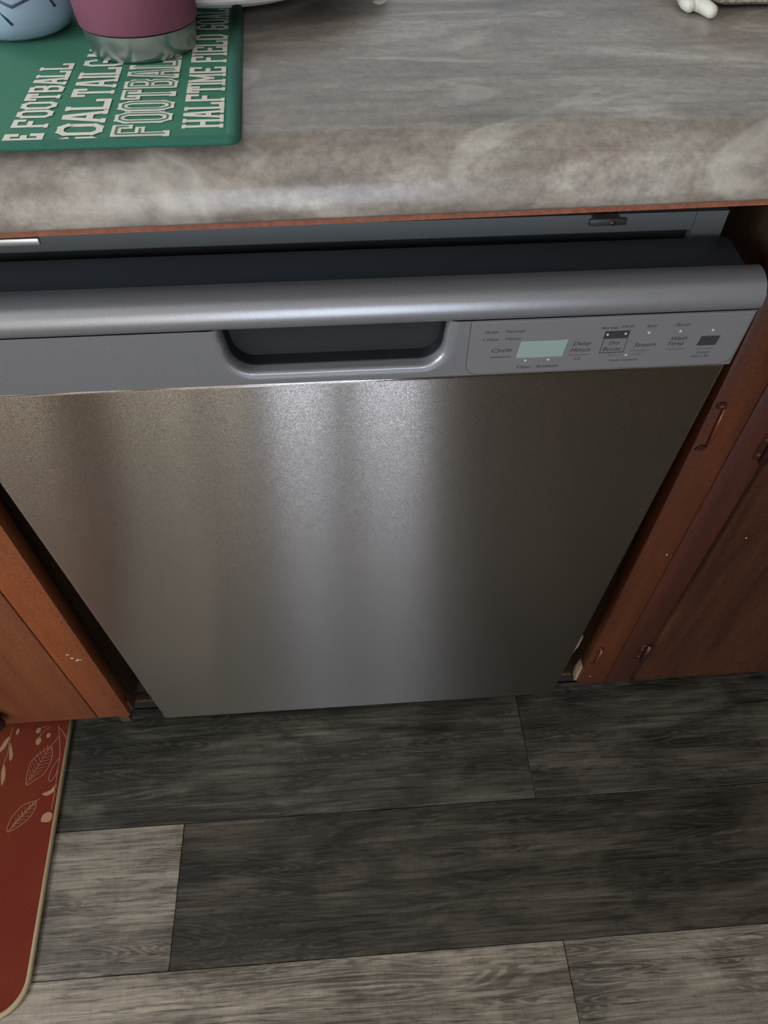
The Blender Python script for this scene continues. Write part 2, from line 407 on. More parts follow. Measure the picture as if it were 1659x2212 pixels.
# stainless outer panel, UV mapped so the brushing runs across
def steel_panel():
    bm = bmesh.new(); bmesh.ops.create_cube(bm, size=1)
    a = (0, 0.0, -0.016); b = (W, 0.6745, 0.0)
    for v in bm.verts: v.co = Vector([(a[i] + b[i]) / 2 + v.co[i] * (b[i] - a[i]) for i in range(3)])
    bmesh.ops.bevel(bm, geom=[e for e in bm.edges if all(abs(v.co.z) < 1e-6 for v in e.verts)], offset=0.004, segments=4, affect='EDGES', profile=0.5)
    bmesh.ops.recalc_face_normals(bm, faces=bm.faces)
    uv = bm.loops.layers.uv.new('UVMap')
    for f in bm.faces:
        for l in f.loops: l[uv].uv = (l.vert.co.x + l.vert.co.z * 0.01, l.vert.co.y + l.vert.co.z * 0.3)
    for v in bm.verts: v.co = Vector(D(*v.co))
    bmesh.ops.recalc_face_normals(bm, faces=bm.faces)
    me = bpy.data.meshes.new('door_panel'); bm.to_mesh(me); bm.free()
    o = link('door_panel', me, M_STEEL, dw, True); me.set_sharp_from_angle(angle=math.radians(50)); return o
steel_panel()
box('door_liner', (0.012, 0.01, -0.030), (W - 0.012, 0.735, -0.0165), M_BLACK, dw, X=D)

# console face with the recessed handle pocket, one height field
def smooth(t): t = max(0.0, min(1.0, t)); return t * t * (3 - 2 * t)
def pocket(x, w):
    P = [(0.2040, 0.80), (0.3830, 0.80), (0.3740, 0.6845), (0.2180, 0.6845)]
    d = 1e9
    # signed distance (inside positive) to the convex outline with rounded corners
    R = 0.018; ins = []
    for i in range(4):
        ax, ay = P[i]; bx_, by = P[(i + 1) % 4]; ex, ey = bx_ - ax, by - ay; l = math.hypot(ex, ey)
        ins.append(-(ex * (w - ay) - ey * (x - ax)) / l)
    inner = [R - q for q in ins]
    out = math.sqrt(sum(q * q for q in inner if q > 0)) if any(q > 0 for q in inner) else max(inner)
    d = R - out
    e = smooth(d / 0.0065)
    deep = 0.038 * e
    rim = 0.0008 * smooth((d + 0.005) / 0.005) * (1 - e)
    return 0.0025 - deep - rim
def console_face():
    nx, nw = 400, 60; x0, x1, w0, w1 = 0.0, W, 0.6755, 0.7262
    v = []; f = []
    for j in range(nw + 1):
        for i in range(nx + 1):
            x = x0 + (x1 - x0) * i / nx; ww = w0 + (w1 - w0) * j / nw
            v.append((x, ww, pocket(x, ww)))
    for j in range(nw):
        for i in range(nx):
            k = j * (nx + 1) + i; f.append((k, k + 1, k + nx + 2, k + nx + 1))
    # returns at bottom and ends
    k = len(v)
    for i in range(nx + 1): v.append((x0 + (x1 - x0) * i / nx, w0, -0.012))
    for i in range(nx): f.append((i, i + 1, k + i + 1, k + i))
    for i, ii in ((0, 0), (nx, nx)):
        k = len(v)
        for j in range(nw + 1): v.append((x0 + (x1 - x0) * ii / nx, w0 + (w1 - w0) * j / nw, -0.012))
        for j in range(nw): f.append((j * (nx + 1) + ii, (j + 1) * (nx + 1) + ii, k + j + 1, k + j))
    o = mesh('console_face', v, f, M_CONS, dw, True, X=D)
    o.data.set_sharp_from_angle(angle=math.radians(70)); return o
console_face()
prof = [(0.7268, -0.020), (0.7268, 0.0018), (0.7278, 0.0030), (0.7310, 0.0040), (0.7350, 0.0040), (0.7390, 0.0028), (0.7425, 0.0006), (0.7455, -0.0026), (0.7475, -0.0066), (0.7487, -0.0115), (0.7490, -0.0160), (0.7480, -0.0200), (0.7440, -0.0202), (0.7360, -0.0202)]
box('door_top_cap', (0.004, 0.7380, -0.064), (W - 0.004, 0.7425, -0.0206), M_CAP, dw, 0.001, X=D)
extrude_profile('console_top', prof, 0.0, W, M_CONS, dw, X=D, nx=2)
box('console_shadow_gap', (0.001, 0.7256, -0.012), (0.2, 0.7270, 0.0012), M_BLACK, dw, X=D)
box('console_shadow_gap', (0.387, 0.7256, -0.012), (W - 0.001, 0.7270, 0.0012), M_BLACK, dw, X=D)
box('handle_pocket_back', (0.195, 0.676, -0.050), (0.392, 0.735, -0.041), M_BLACK, dw, 0.002, X=D)

# control film with its dark outline
def rr(x0, x1, w0, w1, rbl, rbr, g=0.0):
    P = []
    for cx, cy, r, a0 in ((x0 + rbl, w0 + rbl, rbl, 180), (x1 - rbr, w0 + rbr, rbr, 270)):
        for k in range(9): a = math.radians(a0 + k * 90 / 8); P.append((cx + (r + g) * math.cos(a), cy + (r + g) * math.sin(a)))
    P += [(x1 + g, w1), (x0 - g, w1)]; return P
prism('control_film_edge', rr(0.3915, 0.5955, 0.6775, 0.7254, 0.008, 0.009, 0.0009), 0.0020, 0.0029, M_INKS, dw, X=D)
film = prism('control_panel', rr(0.3915, 0.5955, 0.6775, 0.7254, 0.008, 0.009), 0.0020, 0.0034, M_OVER, dw, X=D, bev=0.0004)
NF = 0.00345
prism('display', [(0.4278, 0.6914), (0.4626, 0.6914), (0.4640, 0.7068), (0.4292, 0.7068)], 0.0030, 0.0037, M_LCD, film, X=D, bev=0.0003)['label'] = 'pale green blank display window'
def lab(s, x, w, width, h, m=M_INK, sh=0.25, off=0.012):
    return text('lettering', s, DM(x, w, NF), 1, m, film, width=width, height=h, shear=sh, offset=off)
lab('Auto', .4012, .7152, .0100, .0027); lab('Normal', .4164, .7152, .0142, .0027)
lab('1 Hour', .4008, .7086, .0122, .0027); lab('Heavy', .4172, .7080, .0120, .0033)
lab('Cycle', .4084, .6968, .0152, .0046)
lab('Clean', .4296, .6812, .0106, .0028); lab('Sanitized', .4442, .6812, .0170, .0028)
lab('Delay', .4684, .7002, .0138, .0044); lab('Hours', .4676, .6951, .0150, .0038); lab('12', .4722, .6872, .0044, .0026)
lab('Normal', .4858, .7150, .0125, .0024, off=.02); lab('High', .5004, .7150, .0092, .0030, off=.02)
lab('Dry', .4950, .6995, .0088, .0044); lab('Boost', .4918, .6948, .0142, .0036)
lab('Steam', .5146, .6975, .0166, .0036)
lab('Sani', .5188, .7152, .0080, .0026); lab('Boost', .5408, .7152, .0106, .0026)
lab('Wash', .5412, .7022, .0122, .0035); lab('Temp', .5400, .6966, .0124, .0042)
lab('Lock Controls', .5000, .6842, .0212, .0025); lab('Cancel', .5655, .6886, .0098, .0023); lab('Hold 3 Sec', .5618, .6848, .0148, .0023)
def bar(x0, x1, w0, w1, m=M_INK, sk=0.0):
    return prism('printed_mark', [(x0, w0), (x1, w0), (x1 + sk, w1), (x0 + sk, w1)], 0.0033, 0.00352, m, film, X=D)
bar(.4078, .4232, .6928, .6934); bar(.4672, .4826, .6918, .6923, M_INKS)
bar(.4898, .5086, .6928, .6934, sk=0); bar(.4900, .4905, .6930, .7065); bar(.5078, .5083, .6930, .7065)
bar(.4896, .5080, .7062, .7132)
bar(.5135, .5290, .6937, .6942, M_INKS); bar(.5400, .5550, .6936, .6941, M_INKS)
bar(.4980, .5080, .6902, .6906, M_INKS); bar(.4980, .4984, .6902, .6930, M_INKS); bar(.5140, .5240, .6902, .6906, M_INKS); bar(.5236, .5240, .6902, .6937, M_INKS)
bar(.5628, .5772, .6962, .7050, M_INK, .0008)
lab('Start', .5655, .6992, .0090, .0032, M_INKS)
bar(.5635, .5768, .6930, .6934, M_INKS)
for x, ww in ((.4352, .6888), (.4525, .6888), (.4919, .7102), (.5052, .7104), (.5224, .7104), (.5458, .7105), (.5700, .7105), (.5111, .6901)):
    P = [(x + .0009 * math.cos(a * math.pi / 6), ww + .0009 * math.sin(a * math.pi / 6)) for a in range(12)]
    prism('indicator_light', P, 0.0034, 0.0038, M_LEDM, film, X=D)

# tub behind the door
box('tub_body', (0.006, 0.045, 0.10), (W - 0.006, 0.58, 0.800), M_VOID, dw)
box('tub_flange', (0.004, 0.030, 0.10), (0.030, 0.0445, 0.8205), M_TUBF, dw)
box('tub_flange', (W - 0.030, 0.030, 0.10), (W - 0.006, 0.0445, 0.8205), M_TUBF, dw)
box('tub_flange', (0.0305, 0.030, 0.8065), (W - 0.0305, 0.0445, 0.8205), M_TUBF, dw)
box('tub_front', (0.0305, 0.036, 0.10), (W - 0.0305, 0.0445, 0.8060), M_BLACK, dw)
box('foot', (0.03, 0.10, 0), (0.06, 0.13, 0.0995), M_BLACK, dw); box('foot', (W - 0.06, 0.10, 0), (W - 0.03, 0.13, 0.0995), M_BLACK, dw)
box('foot', (0.03, 0.50, 0), (0.06, 0.53, 0.0995), M_BLACK, dw); box('foot', (W - 0.06, 0.50, 0), (W - 0.03, 0.53, 0.0995), M_BLACK, dw)
# small mounting brackets under the counter edge
for x0, x1, m in ((0.060, 0.1300, M_GALV), (0.4500, 0.4730, M_BLACK)):
    b = box('mounting_bracket', (x0, -0.0660, 0.8640), (x1, -0.0630, 0.8684), m, dw, 0.0010)
    box('bracket_arm', (x0 + 0.004, -0.0628, 0.8655), (x1 - 0.004, 0.0440, 0.8682), M_BLACK, b)
    box('bracket_leg', (x0 + 0.004, 0.0450, 0.8000), (x1 - 0.004, 0.0470, 0.8682), M_BLACK, b)
    tube('screw', [(x0 + 0.6 * (x1 - x0), -0.0660, 0.8662), (x0 + 0.6 * (x1 - x0), -0.0672, 0.8662)], 0.0016, M_IRON, b, 12)

# ------------------------------------------------------------------ cabinets
YF = -0.007
lc = empty('base_cabinet', (-0.55, 0.3, 0.09), 'orange varnished base cabinet left of the dishwasher with a dark round knob', 'cabinet')
ZC = 0.0935
box('stile', (-0.0872, YF, ZC), (-0.0410, 0.013, 0.872), M_STILE, lc, 0.0008)
box('side_panel', (-0.060, 0.0135, ZC - 0.02), (-0.0445, 0.58, 0.872), M_INNER, lc)
box('back_strip', (-0.075, 0.0135, 0.03), (-0.0605, 0.045, ZC + 0.02), M_INNER, lc)
box('bottom_board', (-1.29, 0.0135, ZC), (-0.0605, 0.58, ZC + 0.016), M_INNER, lc)
box('stile', (-1.29, YF, ZC), (-0.56, 0.013, 0.872), M_STILE, lc, 0.0008)
ld = box('door', (-0.558, YF - 0.0005, ZC), (-0.0886, 0.0125, 0.74), M_DOORW, lc, 0.0012)
kn = lathe('knob', [(0.0, 0.0265), (0.008, 0.026), (0.014, 0.022), (0.0165, 0.016), (0.015, 0.011), (0.009, 0.007), (0.0065, 0.003), (0.009, 0.0), (0.0, 0.0)], M_IRON, ld, 32)
kn.data.transform(Matrix.Translation((-0.2190, YF - 0.0005, 0.1300)) @ Matrix.Rotation(math.radians(90), 4, 'X'))
box('drawer_front', (-0.558, YF - 0.0005, 0.745), (-0.0886, 0.0125, 0.868), M_DOORW, lc, 0.0012)
box('drawer_box', (-0.50, 0.0135, 0.76), (-0.12, 0.45, 0.85), M_INNER, lc)
# small paint specks and knots on the left stile
for (x, z, a, b) in ((-.0665, .2850, .0022, .0007), (-.0640, .2755, .0022, .0010), (-.0600, .2690, .0016, .0010), (-.0560, .2700, .0030, .0004), (-.0580, .2725, .0006, .0006)):
    P = [(x + a * math.cos(k * math.pi / 4), z + b * math.sin(k * math.pi / 4) * random.uniform(.7, 1.2)) for k in range(8)]
    prism('paint_speck', P, 0, 0.0003, M_SPECK, lc, X=lambda x, z, t: (x, YF - t, z))
for (x, z, a, b) in ((-.0565, .168, .0042, .0030), (-.0500, .124, .0065, .0022), (-.0560, .128, .0030, .0016)):
    P = [(x + a * math.cos(k * math.pi / 6) * random.uniform(.7, 1.1), z + b * math.sin(k * math.pi / 6) * random.uniform(.6, 1.2)) for k in range(12)]
    prism('knot', P, 0, 0.0002, M_KNOT, lc, X=lambda x, z, t: (x, YF - t, z))
# pale torn end of the stile foot and the loose shim in the gap
prism('split_wood_end', [(-.0405, .098), (-.0395, .128), (-.0375, .120), (-.0365, .103), (-.0385, .094)], 0.001, 0.0125, M_INNER, lc, X=lambda x, z, t: (x, t, z))
prism('wood_shim', [(-.0345, .092), (-.0325, .096), (-.0310, .060), (-.0330, .052)], 0.046, 0.0478, M_PALE, lc, X=lambda x, z, t: (x, t, z))

rc = empty('base_cabinet.001', (0.95, 0.3, 0.09), 'orange and brown base cabinet, colour darkened for shade, right of the dishwasher with old bronze hinges', 'cabinet')
RX = 0.6240; ZR = 0.104
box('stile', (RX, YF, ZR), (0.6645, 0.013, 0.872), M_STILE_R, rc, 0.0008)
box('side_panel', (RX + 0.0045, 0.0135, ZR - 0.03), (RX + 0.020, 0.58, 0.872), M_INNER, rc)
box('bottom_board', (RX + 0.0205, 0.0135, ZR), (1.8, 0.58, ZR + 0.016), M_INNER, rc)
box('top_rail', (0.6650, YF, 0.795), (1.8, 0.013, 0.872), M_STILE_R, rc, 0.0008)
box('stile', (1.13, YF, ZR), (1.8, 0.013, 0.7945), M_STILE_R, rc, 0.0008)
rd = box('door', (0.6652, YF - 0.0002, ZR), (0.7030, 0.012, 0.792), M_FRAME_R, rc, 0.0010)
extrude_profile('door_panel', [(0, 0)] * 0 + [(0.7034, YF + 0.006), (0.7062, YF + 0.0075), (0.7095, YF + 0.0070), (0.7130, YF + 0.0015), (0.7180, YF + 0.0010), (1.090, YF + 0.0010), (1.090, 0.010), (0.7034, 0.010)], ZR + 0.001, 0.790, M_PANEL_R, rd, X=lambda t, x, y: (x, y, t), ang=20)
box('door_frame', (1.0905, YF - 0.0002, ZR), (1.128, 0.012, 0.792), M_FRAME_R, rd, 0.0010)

def F(x, z, t): return (x, YF - t, z)
def old_hinge(xt, zt, xb, zb, r):
    """old hinge leaf: ring plate at top, thin pin bar, dark lower plate"""
    P = [(xt + r * math.cos(k * math.pi / 8), zt + 0.75 * r * math.sin(k * math.pi / 8)) for k in range(16)]
    h = prism('hinge', P, 0.0, 0.0016, M_IRON, rc, X=F, bev=0.0006)
    P = [(xt + .45 * r * math.cos(k * math.pi / 6), zt + 0.35 * r * math.sin(k * math.pi / 6)) for k in range(12)]
    prism('screw_head', P, 0.0016, 0.0028, M_COPPER, h, X=F, bev=0.0005)
    tube('hinge_pin', [(xt + .5 * r, zt - .4 * r, .003), (xb + .9 * r, zb + .4 * r, .003)], 0.0013, M_COPPER, h, X=F)
    P = [(xb - r, zb - .35 * r), (xb - .6 * r, zb + .35 * r), (xb, zb + .7 * r), (xb + r, zb + .5 * r), (xb + .9 * r, zb - .35 * r), (xb, zb - .5 * r)]
    prism('hinge_plate', P, 0.0, 0.0022, M_IRON, h, X=F, bev=0.0007)
    return h
old_hinge(0.6322, 0.6600, 0.6318, 0.6070, 0.0052)
old_hinge(0.6325, 0.2150, 0.6300, 0.1750, 0.0040)
def leaf_hinge(x, z):
    h = tube('hinge', [(x, z - .022, .004), (x, z + .022, .004)], 0.0030, M_IRON, rc, X=F, seg=12)
    P = [(x - .003, z - .02), (x - .010, z - .017), (x - .011, z), (x - .010, z + .016), (x - .003, z + .02)]
    prism('hinge_plate', P, 0.0, 0.0018, M_IRON, h, X=F, bev=0.0006)
    for dz in (-.010, .010):
        P = [(x - .007 + .002 * math.cos(k * math.pi / 5), z + dz + .002 * math.sin(k * math.pi / 5)) for k in range(10)]
        prism('screw_head', P, 0.0018, 0.0026, M_COPPER, h, X=F)
leaf_hinge(0.7000, 0.605); leaf_hinge(0.7005, 0.197)
prism('split_wood_end', [(.6215, .104), (.6205, .128), (.6235, .150), (.6250, .128), (.6245, .104)], -0.0005, 0.012, M_PALE, rc, X=lambda x, z, t: (x, t, z))
prism('split_wood_end', [(.6085, .170), (.6120, .205), (.6160, .208), (.6150, .180), (.6110, .160)], 0.016, 0.020, M_PALE, rc, X=lambda x, z, t: (x, t, z))
for x, z in ((0.656, .432), (.638, .128), (.79, .40), (.74, .455)):
    P = [(x + .0008 * math.cos(k * math.pi / 4), z + .0008 * math.sin(k * math.pi / 4)) for k in range(8)]
    prism('paint_speck', P, 0 if x < .7 else -0.0012, 0.0004 if x < .7 else -0.0006, M_SPECK, rc, X=F)

# ------------------------------------------------------------------ countertop
ct = empty('countertop', (0.2, 0.25, 0.872), 'speckled grey-taupe stone-pattern laminate countertop over the dishwasher', 'countertop')
YC = -0.070
cp = [(-.0360, .9140), (-.0400, .9140), (-.0440, .9138), (-.0470, .9130), (-.0500, .9118), (-.0545, .9082), (-.0600, .9040), (-.0650, .8992), (-.0680, .8940), (-.0697, .8880), (-.0704, .8830), (-.0700, .8780), (-.0680, .8758), (-.0640, .8750), (-.0615, .8750), (-.0615, .8790), (.6190, .8790), (.6190, .9140), (.3, .9140), (.1, .9140)]
o = extrude_profile('laminate_slab', cp, -1.295, 1.9, M_LAM, ct, X=lambda x, y, z: (x, y + (0.020 * (x - .33) if y < 0.2 else 0), z), nx=40, ang=50)
extrude_profile('substrate_strip', [(-.0610, .8690), (-.0610, .8786), (.600, .8786), (.600, .8725), (-.040, .8725), (-.040, .8690)], -1.295, 1.9, M_RAIL, ct, X=lambda x, y, z: (x, y + (0.020 * (x - .33) if y < 0.2 else 0), z), nx=10)

# ------------------------------------------------------------------ green mat with lettering
ZT = 0.9140
gm = empty('drying_mat', (0.05, 0.1, ZT), 'green cloth mat printed with white football words on the counter', 'mat')
def MT(x, y, z): return (x - 0.056 * (y + 0.06), y, z)
M_GREEN = mat('green_woven_cloth', (44, 108, 84), 0.9)
bump(M_GREEN, noise_fac(M_GREEN, (1, 1, 1), 900, 2), 0.4, 0.0005)
M_GREEN2 = mat('green_binding', (32, 92, 76), 0.85)
_n = noise_fac(M_GREEN2, (1, 1, 1), 700, 2); bump(M_GREEN2, _n, 0.6, 0.0006)
M_WTXT = mat('cream_print', (206, 204, 190), 0.9)
def rrect(x0, x1, y0, y1, r, n=6):
    P = []
    for cx, cy, a0 in ((x1 - r, y1 - r, 0), (x0 + r, y1 - r, 90), (x0 + r, y0 + r, 180), (x1 - r, y0 + r, 270)):
        for k in range(n + 1): a = math.radians(a0 + 90 * k / n); P.append((cx + r * math.cos(a), cy + r * math.sin(a)))
    return P
box('mat_cloth', (-0.16, -0.0565, ZT), (0.2440, 0.36, ZT + 0.0022), M_GREEN, gm, X=MT)
P = rrect(-0.164, 0.2480, -0.0600, 0.364, 0.003)
tube('mat_binding', [(x, y, ZT + 0.0024) for x, y in P + [P[0]]], 0.0042, M_GREEN2, gm, X=MT, seg=10, rz=0.0024)
ML = Matrix(((0, -1, 0, 0), (1, 0, 0, 0), (0, 0, 1, 0), (0, 0, 0, 1)))   # letters read away from the counter edge, tops to the left
GLYPH = {   # centre lines in a unit box, with the stroke ends that carry a slab serif
 'H': ([[(0, 0), (0, 1)], [(1, 0), (1, 1)], [(0, .5), (1, .5)]], [(0, 0), (0, 1), (1, 0), (1, 1)]),
 'A': ([[(0, 0), (.38, 1), (.62, 1), (1, 0)], [(.18, .36), (.82, .36)]], [(0, 0), (1, 0)]),
 'L': ([[(0, 1), (0, 0), (1, 0), (1, .26)]], [(0, 1)]),
 'F': ([[(0, 0), (0, 1), (1, 1), (1, .76)], [(0, .52), (.72, .52)]], [(0, 0)]),
 'T': ([[(0, .76), (0, 1), (1, 1), (1, .76)], [(.5, 1), (.5, 0)]], [(.5, 0)]),
 'I': ([[(.5, 0), (.5, 1)]], [(.5, 0), (.5, 1)]),
 'M': ([[(0, 0), (0, 1), (.5, .35), (1, 1), (1, 0)]], [(0, 0), (1, 0)]),
 'E': ([[(1, .76), (1, 1), (0, 1), (0, 0), (1, 0), (1, .24)], [(0, .5), (.7, .5)]], []),
 'D': ([[(0, 0), (0, 1), (.65, 1), (1, .8), (1, .2), (.65, 0), (0, 0)]], []),
 'G': ([[(1, .78), (.8, 1), (.2, 1), (0, .82), (0, .18), (.2, 0), (.8, 0), (1, .16), (1, .46), (.55, .46)]], []),
 'O': ([[(.25, 0), (0, .16), (0, .84), (.25, 1), (.75, 1), (1, .84), (1, .16), (.75, 0), (.25, 0)]], []),
 'B': ([[(0, 0), (0, 1), (.7, 1), (1, .88), (1, .64), (.75, .53), (0, .53)], [(.75, .53), (1, .4), (1, .12), (.7, 0), (0, 0)]], []),
}
def block_word(s, xr, y0, cap, adv, th, ser=0.0022, inline=False, zz=ZT + 0.0024, gap=0.0016, space=0.008):
    """slab block letters reading away from the counter edge, tops to the left"""
    def strokes(lines, t, z, V, Fc, ox, wd):
        for pl_ in lines:
            P2 = [Vector((ox + t / 2 + p[0] * (wd - t), t / 2 + p[1] * (cap - t))) for p in pl_]
            for a, b in zip(P2[:-1], P2[1:]):
                d = (b - a).normalized(); n = Vector((-d.y, d.x)) * t / 2; e = d * t * .42
                k = len(V)
                for q in (a - e + n, b + e + n, b + e - n, a - e - n): V.append(MT(xr - q.y, y0 + q.x, z + (k // 4 % 14) * 2e-5))
                Fc.append((k, k + 1, k + 2, k + 3))
    out = []
    for pas in ((th, zz, M_WTXT),) + (((th * .20, zz + .00035, M_GREEN),) if inline else ()):
        V = []; Fc = []; ox = 0.0
        for ch in s:
            if ch == ' ': ox += space; continue
            wd = adv * (0.45 if ch == 'I' else 1.18 if ch == 'M' else 1.0) - gap
            t0 = th if pas[2] is M_WTXT else pas[0]
            lines, ends = GLYPH[ch]
            if pas[2] is M_GREEN:
                # keep the inline on the same centre lines
                Vt = []
                for pl_ in lines:
                    P2 = [Vector((ox + th / 2 + p[0] * (wd - th), th / 2 + p[1] * (cap - th))) for p in pl_]
                    for a, b in zip(P2[:-1], P2[1:]):
                        d = (b - a).normalized(); n = Vector((-d.y, d.x)) * pas[0] / 2; k = len(V)
                        for q in (a + n, b + n, b - n, a - n): V.append(MT(xr - q.y, y0 + q.x, pas[1] + (k // 4 % 14) * 1e-5))
                        Fc.append((k, k + 1, k + 2, k + 3))
            else:
                strokes(lines, th, pas[1], V, Fc, ox, wd)
                for ex, ey in ends:
                    cx = ox + th / 2 + ex * (wd - th); cy = (th * .35) if ey == 0 else cap - th * .35; k = len(V)
                    for q in ((cx - th / 2 - ser * .5, cy - th * .35), (cx + th / 2 + ser * .5, cy - th * .35), (cx + th / 2 + ser * .5, cy + th * .35), (cx - th / 2 - ser * .5, cy + th * .35)):
                        V.append(MT(xr - q[1], y0 + q[0], pas[1] + (k // 4 % 14) * 2e-5))
                    Fc.append((k, k + 1, k + 2, k + 3))
            ox += wd + gap
        out.append(mesh('printed_word', V, Fc, pas[2], gm))
    return out[0]
block_word('HALFTIME', .2425, -.0430, .0225, .0120, .0030)
block_word('FIELD GOAL', .2425, .0560, .0225, .0120, .0030)
block_word('FOOTBALL', .2140, -.0520, .0315, .0165, .0052, 0.0020, True)
gw = block_word('GOAL', .1778, -.0665, .0245, .0170, .0038)
bmg = bmesh.new(); bmg.from_mesh(gw.data); bmesh.ops.bisect_plane(bmg, geom=list(bmg.verts) + list(bmg.edges) + list(bmg.faces), plane_co=(0, -.0545, 0), plane_no=(0, -1, 0), clear_outer=True); bmg.to_mesh(gw.data); bmg.free()
block_word('TAILGATE', .1778, .0040, .0245, .0140, .0032)
block_word('E', .1475, -.0545, .0210, .0110, .0036)
block_word('FOOTBALL', .1475, -.0370, .0200, .0122, .0030)

# ------------------------------------------------------------------ things on the counter
ZM = ZT + 0.0026
tb = empty('tumbler', (0.18, 0.088, ZM), 'burgundy insulated tumbler with bare steel foot standing on the green mat', 'tumbler')
M_BURG = mat('burgundy_powder_coat', (116, 66, 84), 0.42)
bump(M_BURG, noise_fac(M_BURG, (1, 1, 1), 1500, 2), 0.15, 0.0003)
M_RING = mat('spun_steel', (182, 186, 186), 0.32, 1.0)
lathe('steel_foot', [(0.0, 0.002), (0.028, 0.0015), (0.0305, 0.0), (0.0335, 0.0005), (0.0345, 0.0030), (0.0358, 0.0145), (0.034, 0.0150), (0.0, 0.0150)], M_RING, tb, 96, (0.18, 0.088, ZM))
lathe('coated_body', [(0.0, 0.0152), (0.0350, 0.0151), (0.0368, 0.0155), (0.0374, 0.0165), (0.0420, 0.085), (0.0455, 0.150), (0.0458, 0.153), (0.0430, 0.153), (0.0425, 0.150), (0.0350, 0.030), (0.0, 0.028)], M_BURG, tb, 96, (0.18, 0.088, ZM))
lathe('lid', [(0.0, 0.1545), (0.0405, 0.1545), (0.0440, 0.1535), (0.0462, 0.1540), (0.0462, 0.1580), (0.0440, 0.1600), (0.036, 0.1585), (0.0, 0.1580)], mat('clear_lid', (150, 150, 152), 0.2), tb, 64, (0.18, 0.088, ZM))

pl = empty('dinner_plate', (0.222, 0.243, ZM), 'round white plate lying on the mat behind the tumbler', 'plate')
M_CHINA = mat('white_glazed_china', (206, 204, 200), 0.22)
lathe('plate_body', [(0.0, 0.003), (0.070, 0.003), (0.072, 0.0), (0.078, 0.0), (0.080, 0.003), (0.110, 0.011), (0.1295, 0.0150), (0.1310, 0.0170), (0.1300, 0.0185), (0.110, 0.0155), (0.085, 0.0075), (0.0, 0.0065)], M_CHINA, pl, 96, (0.222, 0.243, ZM))
P_ = lathe('plate_rim', [(0.1185, 0.0170), (0.1190, 0.0174), (0.1195, 0.0174), (0.1200, 0.0174)], mat('grey_rim_line', (150, 152, 158), 0.3), pl, 96, (0.222, 0.243, ZM))

jr = empty('jar', (0.092, 0.128, ZM), 'pale blue-white jar with dark crossing twig lines left of the tumbler', 'jar')
M_JAR = mat('pale_blue_glaze', (158, 178, 196), 0.3)
JC = (0.092, 0.128, ZM)
lathe('jar_body', [(0.0, 0.001), (0.026, 0.0), (0.032, 0.003), (0.0365, 0.010), (0.0385, 0.020), (0.0390, 0.085), (0.0370, 0.092), (0.0340, 0.092), (0.0355, 0.084), (0.035, 0.012), (0.0, 0.008)], M_JAR, jr, 64, JC)
M_TWIG = mat('dark_blue_print', (70, 86, 108), 0.5)
def jl(pts):
    Q = []
    for a, z in pts:
        r = 0.0391 if z > 0.02 else 0.0367 + (z - .01) * .22
        Q.append((JC[0] + r * math.cos(math.radians(a)), JC[1] + r * math.sin(math.radians(a)), ZM + z))
    tube('twig_print', Q, 0.0009, M_TWIG, jr, seg=6)
jl([(-125, .075), (-112, .050), (-97, .030), (-80, .012)])
jl([(-98, .080), (-94, .055), (-97, .030), (-112, .013)])
jl([(-60, .075), (-52, .050), (-44, .030), (-34, .018)])
jl([(-97, .030), (-75, .022), (-52, .026)])

# cream tray at the far right with its clip
tr = empty('tray', (0.68, 0.24, ZT), 'cream speckled shallow tray at the far right of the counter', 'tray')
M_CREAM = mat('cream_speckled', (168, 158, 140), 0.7)
base(M_CREAM, ramp(M_CREAM, noise_fac(M_CREAM, (1, 1, 1), 400, 2), [(0.4, (120, 112, 98)), (0.55, (176, 168, 150))]))
bm_t = rrect(0.588, 0.80, 0.148, 0.36, 0.006)
def tray_body():
    n = len(bm_t); v = []; f = []
    levels = [(0.0, 0.004, 0.0020), (0.0, 0.0, 0.0045), (0.0, -0.003, 0.030), (0.0, 0.001, 0.030), (0.0, 0.005, 0.006)]
    cx, cy = 0.694, 0.254
    for _, ins, z in levels:
        for x, y in bm_t:
            v.append((cx + (x - cx) * (1 - ins / .106), cy + (y - cy) * (1 - ins / .106), ZT + z))
    for k in range(len(levels) - 1):
        for i in range(n): f.append((k * n + i, k * n + (i + 1) % n, (k + 1) * n + (i + 1) % n, (k + 1) * n + i))
    f.append(tuple(range(n))); f.append(tuple((len(levels) - 1) * n + i for i in range(n)))
    return mesh('tray_body', v, f, M_CREAM, tr, False)
tray_body()
for x, y in ((.61, .172), (.78, .172), (.61, .34), (.78, .34)):
    lathe('foot', [(0, 0), (.006, 0), (.0065, .0008), (.006, .0019), (0, .0019)], M_BLACK, tr, 16, (x, y, ZT))
M_WHITEP = mat('white_plastic', (205, 202, 190), 0.45)
cl = empty('clip', (0.572, 0.150, ZT), 'small white plastic clip with two rounded prongs beside the cream tray', 'clip')
tube('clip_arm', [(.5600, .199, ZT + .0075), (.5645, .174, ZT + .0070), (.5690, .154, ZT + .0062), (.5740, .139, ZT + .0055)], [.0042, .0048, .0054, .0050], M_WHITEP, cl, 14)
tube('prong', [(.5670, .157, ZT + .0050), (.5655, .147, ZT + .0046), (.5665, .1405, ZT + .0044), (.5668, .1380, ZT + .0042)], [.0046, .0044, .0042, .0026], M_WHITEP, cl, 14)
tube('prong', [(.5730, .144, ZT + .0052), (.5765, .135, ZT + .0047), (.5772, .1270, ZT + .0045), (.5770, .1235, ZT + .0043)], [.0050, .0048, .0044, .0026], M_WHITEP, cl, 14)
sc = prism('paper_scrap', [(.3365, .181), (.3400, .1765), (.3440, .1790), (.3475, .1850), (.3440, .1890), (.3390, .1865)], ZT, ZT + .0006, M_WHITEP)
tag(sc, 'tiny white paper scrap at the top edge of the bare counter', 'scrap')

